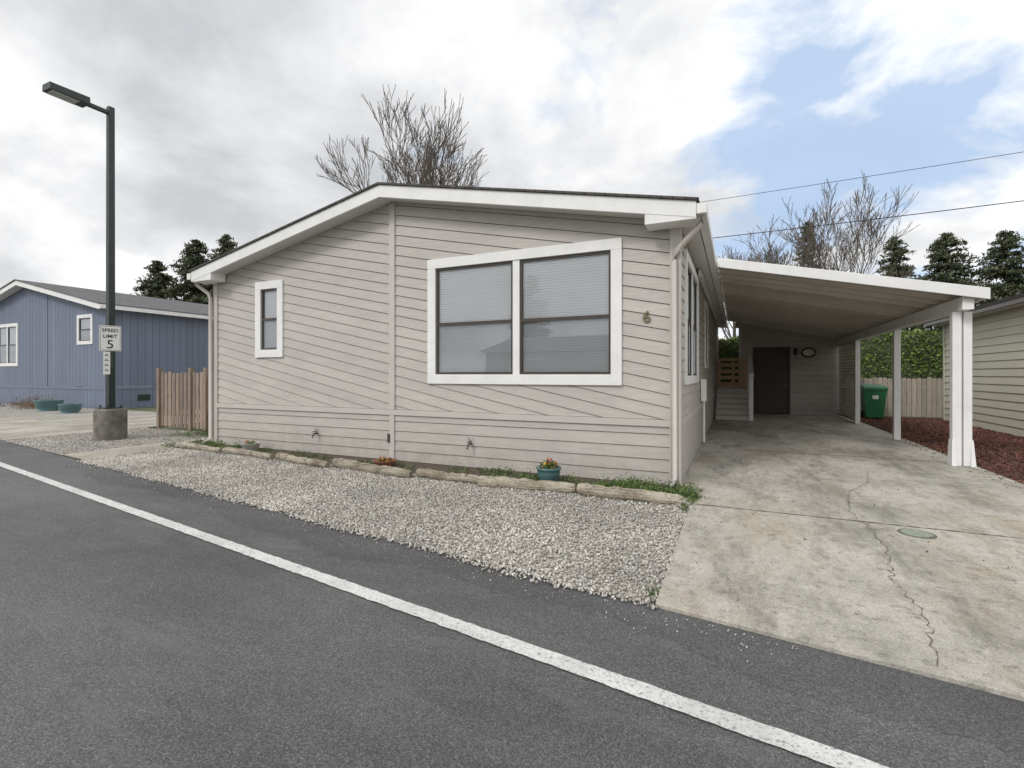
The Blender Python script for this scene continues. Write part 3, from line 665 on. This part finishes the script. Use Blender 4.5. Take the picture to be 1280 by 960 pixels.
pot('garden_pot.001', (-22.8, 9.65, .0), [(.22, 0), (.32, .12), (.34, .30), (.36, .34), (.3, .34), (.28, .28), (0, .28)], 'teal', .2, .1, 60, 0)

def clump(lst):
    out = []
    for (x, y, rx, ry, h, n) in lst:
        a = np.random.normal(0, .5, (n, 2)); z = np.abs(np.random.normal(0, .5, n))*h*np.exp(-(a**2).sum(1))
        out.append(np.stack([x+a[:, 0]*rx, y+a[:, 1]*ry, .01+z], 1))
    return np.concatenate(out)
cl = []
for i in range(24): cl.append((random.uniform(-1.75, -.5), random.uniform(5.85, 6.45), .18, .12, .12, 160))
for i in range(16): cl.append((random.uniform(-3.3, -1.8), random.uniform(5.9, 6.4), .16, .1, .10, 110))
for i in range(26): cl.append((random.uniform(-9.9, -3.3), random.uniform(6.0, 6.5), .2, .12, .07, 60))
for i in range(16): cl.append((random.uniform(-10.3, -8.8), random.uniform(5.95, 6.6), .2, .15, .12, 120))
for i in range(12): cl.append((random.uniform(-12, -10.9), random.uniform(7.0, 7.9), .3, .2, .12, 100))
cl.append((-.45, 5.95, .06, .25, .06, 220)); cl.append((-.5, 5.5, .05, .15, .04, 60)); cl.append((-.5, 3.3, .04, .12, .012, 30))
P = clump(cl); leaves('ground_cover_plants', P, .034, 'weed')
n = 160; P = np.stack([np.random.uniform(-6, 3.4, n), np.random.uniform(2.9, 9, n), np.full(n, .02)], 1)
leaves('fallen_leaves', P[(P[:, 1] > 3.2-.133*P[:, 0]) & ((P[:, 0] > -.4) | (P[:, 1] < 5.6))], .03, 'dry')
cl = [(random.uniform(-31, -25.5), random.uniform(9.8, 11.1), .4, .3, .5, 160) for i in range(12)]
leaves('dry_shrubs', clump(cl), .12, 'dry', None, .15)

n = 26000
side = np.random.rand(n)
X = np.random.uniform(-8, 14, n); Y = np.where(side < .75, 22.98+np.random.normal(0, .06, n), np.random.uniform(23, 24.2, n))
Z = np.where(side < .75, np.random.uniform(0, 3.0, n), 3.0+np.random.normal(0, .06, n))+.06*np.sin(X*2.3)
hg = group('hedge'); leaves('hedge_leaves', np.stack([X, Y+.1+.07*np.sin(X*3+Z*2), Z], 1), .13, 'hedge', hg)
MB().box(-8, 14, 23.15, 24.2, 0, 2.93).obj('hedge_core', 'conif', hg)

# ------------------------------------------------------------------ trees
def bare_tree(name, base, H_, seed, spread=.55, depth=6, r0=None, trunk=.3, tr=.02, lim=5, lean=(.25, .6), step=.20):
    rnd = random.Random(seed); mb = MB(); r0 = r0 or H_*.018
    def grow(p, d, Ln, r, k):
        n = 3; pts = [p]; rs = [r]
        for i in range(n):
            d = (d+Vector((rnd.gauss(0, .09), rnd.gauss(0, .09), rnd.gauss(.05, .05)))).normalized()
            p = p+d*Ln/n; pts.append(p); rs.append(max(r*(1-.4*(i+1)/n), tr*.35))
        mb.tube(pts, rs, 6 if k > 3 else 3, False)
        if k == 0: return
        for j in range(3):
            ax = Vector((rnd.gauss(0, 1), rnd.gauss(0, 1), rnd.gauss(.25, .6))); ax = (ax-d*ax.dot(d)).normalized()
            s_ = spread*rnd.uniform(.6, 1.25)
            grow(pts[-1] if j < 2 else pts[rnd.choice((1, 2))], (d+ax*s_).normalized(), Ln*rnd.uniform(.62, .84), rs[-1]*rnd.uniform(.62, .8), k-1)
    b_ = Vector(base); mb.tube([b_, b_+Vector((0, 0, H_*trunk))], [r0*1.4, r0], 8)
    for j in range(lim):
        a = j*2*math.pi/lim+rnd.uniform(-.3, .3); t_ = rnd.uniform(*lean) if j else .03
        grow(b_+Vector((0, 0, H_*trunk*rnd.uniform(.85, 1))), Vector((math.cos(a)*t_, math.sin(a)*t_, 1)).normalized(), H_*step*(1 if j else 1.12), r0*.55, depth-1)
    return mb.obj(name, 'bark')
bare_tree('bare_tree', (-14.2, 20.2, 0), 13.9, 33, .40, 6, .22, .46, .040, 7, (.15, .45), .185)
bare_tree('bare_tree.001', (2.4, 45, 0), 13.5, 5, .5, 6, .22, .3, .05)
bare_tree('bare_tree.002', (7.8, 47, 0), 17.0, 9, .42, 6, .25, .3, .05)
bare_tree('bare_tree.003', (-.2, 50, 0), 13.5, 12, .5, 6, .22, .3, .05)
bare_tree('bare_tree.004', (11.5, 52, 0), 12, 13, .5, 5, .22, .3, .05)
bare_tree('bare_tree.005', (-58, 32, 0), 11.5, 14, .6, 6, .2, .25, .06)
bare_tree('bare_tree.006', (-62, 27, 0), 11.0, 15, .6, 6, .2, .25, .06)

def conifer(name, base, H_, W_, seed, low=.12, dens=1.0, leaf=.42):
    rs = np.random.RandomState(seed); P = []; g_ = group(name); tb = MB(); b_ = np.array(base)
    tb.tube([b_, b_+np.array([0, 0, H_])], [H_*.016, .02], 8)
    nb = int(150*dens)
    for i in range(nb):
        zr = low+(1-low)*rs.rand()**.9; az = rs.rand()*6.283
        ln = W_/2*(1-zr)**.62*rs.uniform(.35, 1.15)+.25
        s_ = b_+np.array([0, 0, H_*zr]); dr = np.array([math.cos(az), math.sin(az), rs.uniform(.0, .45)])
        k = max(4, int(ln*7)); tt = np.linspace(.15, 1, k)
        pts = s_+dr*ln*tt[:, None]; pts[:, 2] -= .30*ln*tt**2
        tb.tube([s_, pts[k//2], pts[-1]], [.06, .035, .012], 3, False)
        for q in range(6): P.append(pts+rs.normal(0, .12+.05*ln, pts.shape)*np.array([1, 1, .5]))
    tb.obj('trunk_and_limbs', 'bark', g_)
    leaves('needles', np.concatenate(P), leaf, 'conif', g_, .34)
T_ = [((6.7, 58, 0), 17.0, 5.0, 1), ((15.0, 62, 0), 15.6, 7.5, 1.3), ((19.6, 64, 0), 15.8, 11, 1.4), ((25.0, 66, 0), 16.0, 11, 1.4), ((29.5, 62, 0), 15.0, 10, 1.4),
      ((-50, 31.5, 0), 15.0, 8.5, 2), ((-53, 29.5, 0), 12.8, 8, 2), ((-47.5, 33, 0), 15.6, 8, 2), ((-44.5, 34, 0), 13.8, 8, 2), ((-22, -40, 0), 13, 8, 1), ((6, -42, 0), 12, 8, 1)]
for i, (b_, h, w_, de) in enumerate(T_): conifer('conifer_tree' if i == 0 else 'conifer_tree.%03d' % i, b_, h, w_, 20+i, dens=de)

# ------------------------------------------------------------------ utility poles & wires
for i, (px, py) in enumerate(((-15, 31.2), (34, 28))):
    u_ = group('utility_pole' if i == 0 else 'utility_pole.001')
    d = MB(); d.tube([(px, py, 0), (px, py, 12)], [.16, .11], 10); d.box(px-.06, px+.06, py-1, py+1, 11.3, 11.42); d.obj('pole', 'bark', u_)
d = MB()
for z_, sg in ((9.6, .35), (11.7, .25)):
    ps = []
    for k in range(25):
        t_ = k/24; ps.append((-15+49*t_, 31.2-3.2*t_, z_-sg*4*t_*(1-t_)))
    d.tube(ps, .022 if z_ < 10 else .014, 5)
d.obj('overhead_wires', 'wire')

# ------------------------------------------------------------------ camera
cam = bpy.data.cameras.new('camera'); co = bpy.data.objects.new('camera', cam); COL.objects.link(co)
co.location = (0, 0, 1.45); co.rotation_euler = (math.radians(90), 0, math.radians(24.76))
cam.sensor_width = 36; cam.lens = 17.07; cam.shift_y = -12/1280; cam.clip_end = 1500; cam.clip_start = .05
S.camera = co

# ------------------------------------------------------------------ light
el = math.radians(40); sd = Vector((-.35, -.80, 0)).normalized()
sun = bpy.data.lights.new('sun', 'SUN'); sun.energy = 1.5; sun.angle = math.radians(16); sun.color = (1, .975, .945)
so = bpy.data.objects.new('sun', sun); COL.objects.link(so)
dv_ = Vector((sd.x*math.cos(el), sd.y*math.cos(el), math.sin(el))); so.rotation_euler = dv_.to_track_quat('Z', 'Y').to_euler()
W = bpy.data.worlds.new('World'); S.world = W; W.use_nodes = True; nt = W.node_tree
bg = nt.nodes['Background']; bg.inputs['Strength'].default_value = .135
sk = N(nt, 'ShaderNodeTexSky', sky_type='NISHITA'); sk.sun_disc = False; sk.sun_elevation = el; sk.sun_rotation = math.atan2(sd.x, sd.y)
sk.dust_density = 1.5; sk.air_density = 1.0
tc = N(nt, 'ShaderNodeTexCoord'); sx = N(nt, 'ShaderNodeSeparateXYZ'); nt.links.new(tc.outputs['Generated'], sx.inputs[0])
def mth(op, a, b_=None, clampv=False):
    n = N(nt, 'ShaderNodeMath', operation=op); n.use_clamp = clampv
    for i, v in enumerate((a, b_)):
        if v is None: continue
        if isinstance(v, (int, float)): n.inputs[i].default_value = v
        else: nt.links.new(v, n.inputs[i])
    return n.outputs[0]
zz = mth('ADD', mth('MAXIMUM', sx.outputs['Z'], 0.0), .36)
cb = N(nt, 'ShaderNodeCombineXYZ'); nt.links.new(mth('DIVIDE', sx.outputs['X'], zz), cb.inputs[0]); nt.links.new(mth('DIVIDE', sx.outputs['Y'], zz), cb.inputs[1])
def wn(scale, det, off, rough=.52, dist=.25):
    mp = N(nt, 'ShaderNodeMapping'); mp.inputs['Location'].default_value = off; nt.links.new(cb.outputs[0], mp.inputs['Vector'])
    n = N(nt, 'ShaderNodeTexNoise'); n.inputs['Scale'].default_value = scale; n.inputs['Detail'].default_value = det
    n.inputs['Roughness'].default_value = rough; n.inputs['Distortion'].default_value = dist
    nt.links.new(mp.outputs[0], n.inputs['Vector']); return n.outputs['Fac']
vm = N(nt, 'ShaderNodeVectorMath', operation='DOT_PRODUCT'); nt.links.new(tc.outputs['Generated'], vm.inputs[0])
bd = Vector((.20, .92, .33)).normalized(); vm.inputs[1].default_value = bd
bias = N(nt, 'ShaderNodeMapRange'); nt.links.new(vm.outputs['Value'], bias.inputs[0]); bias.inputs[1].default_value = .82; bias.inputs[2].default_value = .98
bias.inputs[3].default_value = .24; bias.inputs[4].default_value = .03
cm = mth('ADD', wn(2.6, 7, (3.1, 1.2, 0), .56), bias.outputs[0])
mask = ramp(nt, cm, [(0.46, 0.12), (0.60, 1.0)])
# grey undersides of the cloud deck are thicker towards the west
wd = N(nt, 'ShaderNodeVectorMath', operation='DOT_PRODUCT'); nt.links.new(tc.outputs['Generated'], wd.inputs[0]); wd.inputs[1].default_value = Vector((-.92, .30, .30)).normalized()
wb = N(nt, 'ShaderNodeMapRange'); nt.links.new(wd.outputs['Value'], wb.inputs[0]); wb.inputs[1].default_value = .72; wb.inputs[2].default_value = 1.0; wb.inputs[3].default_value = .08; wb.inputs[4].default_value = -.05
gr = ramp(nt, mth('ADD', wn(1.7, 7, (7.3, 4.4, 2), .55), wb.outputs[0]), [(0.36, (4.5, 4.65, 4.85)), (0.50, (6.4, 6.45, 6.55)), (0.62, (8.5, 8.5, 8.5))])
blue = mix(nt, sk.outputs[0], (3.8, 5.1, 7.1), .8)
fin = mix(nt, blue, gr, mask)
nt.links.new(fin, bg.inputs['Color'])
S.view_settings.view_transform = 'Standard'; S.view_settings.look = 'None'; S.view_settings.exposure = 0; S.view_settings.gamma = 1
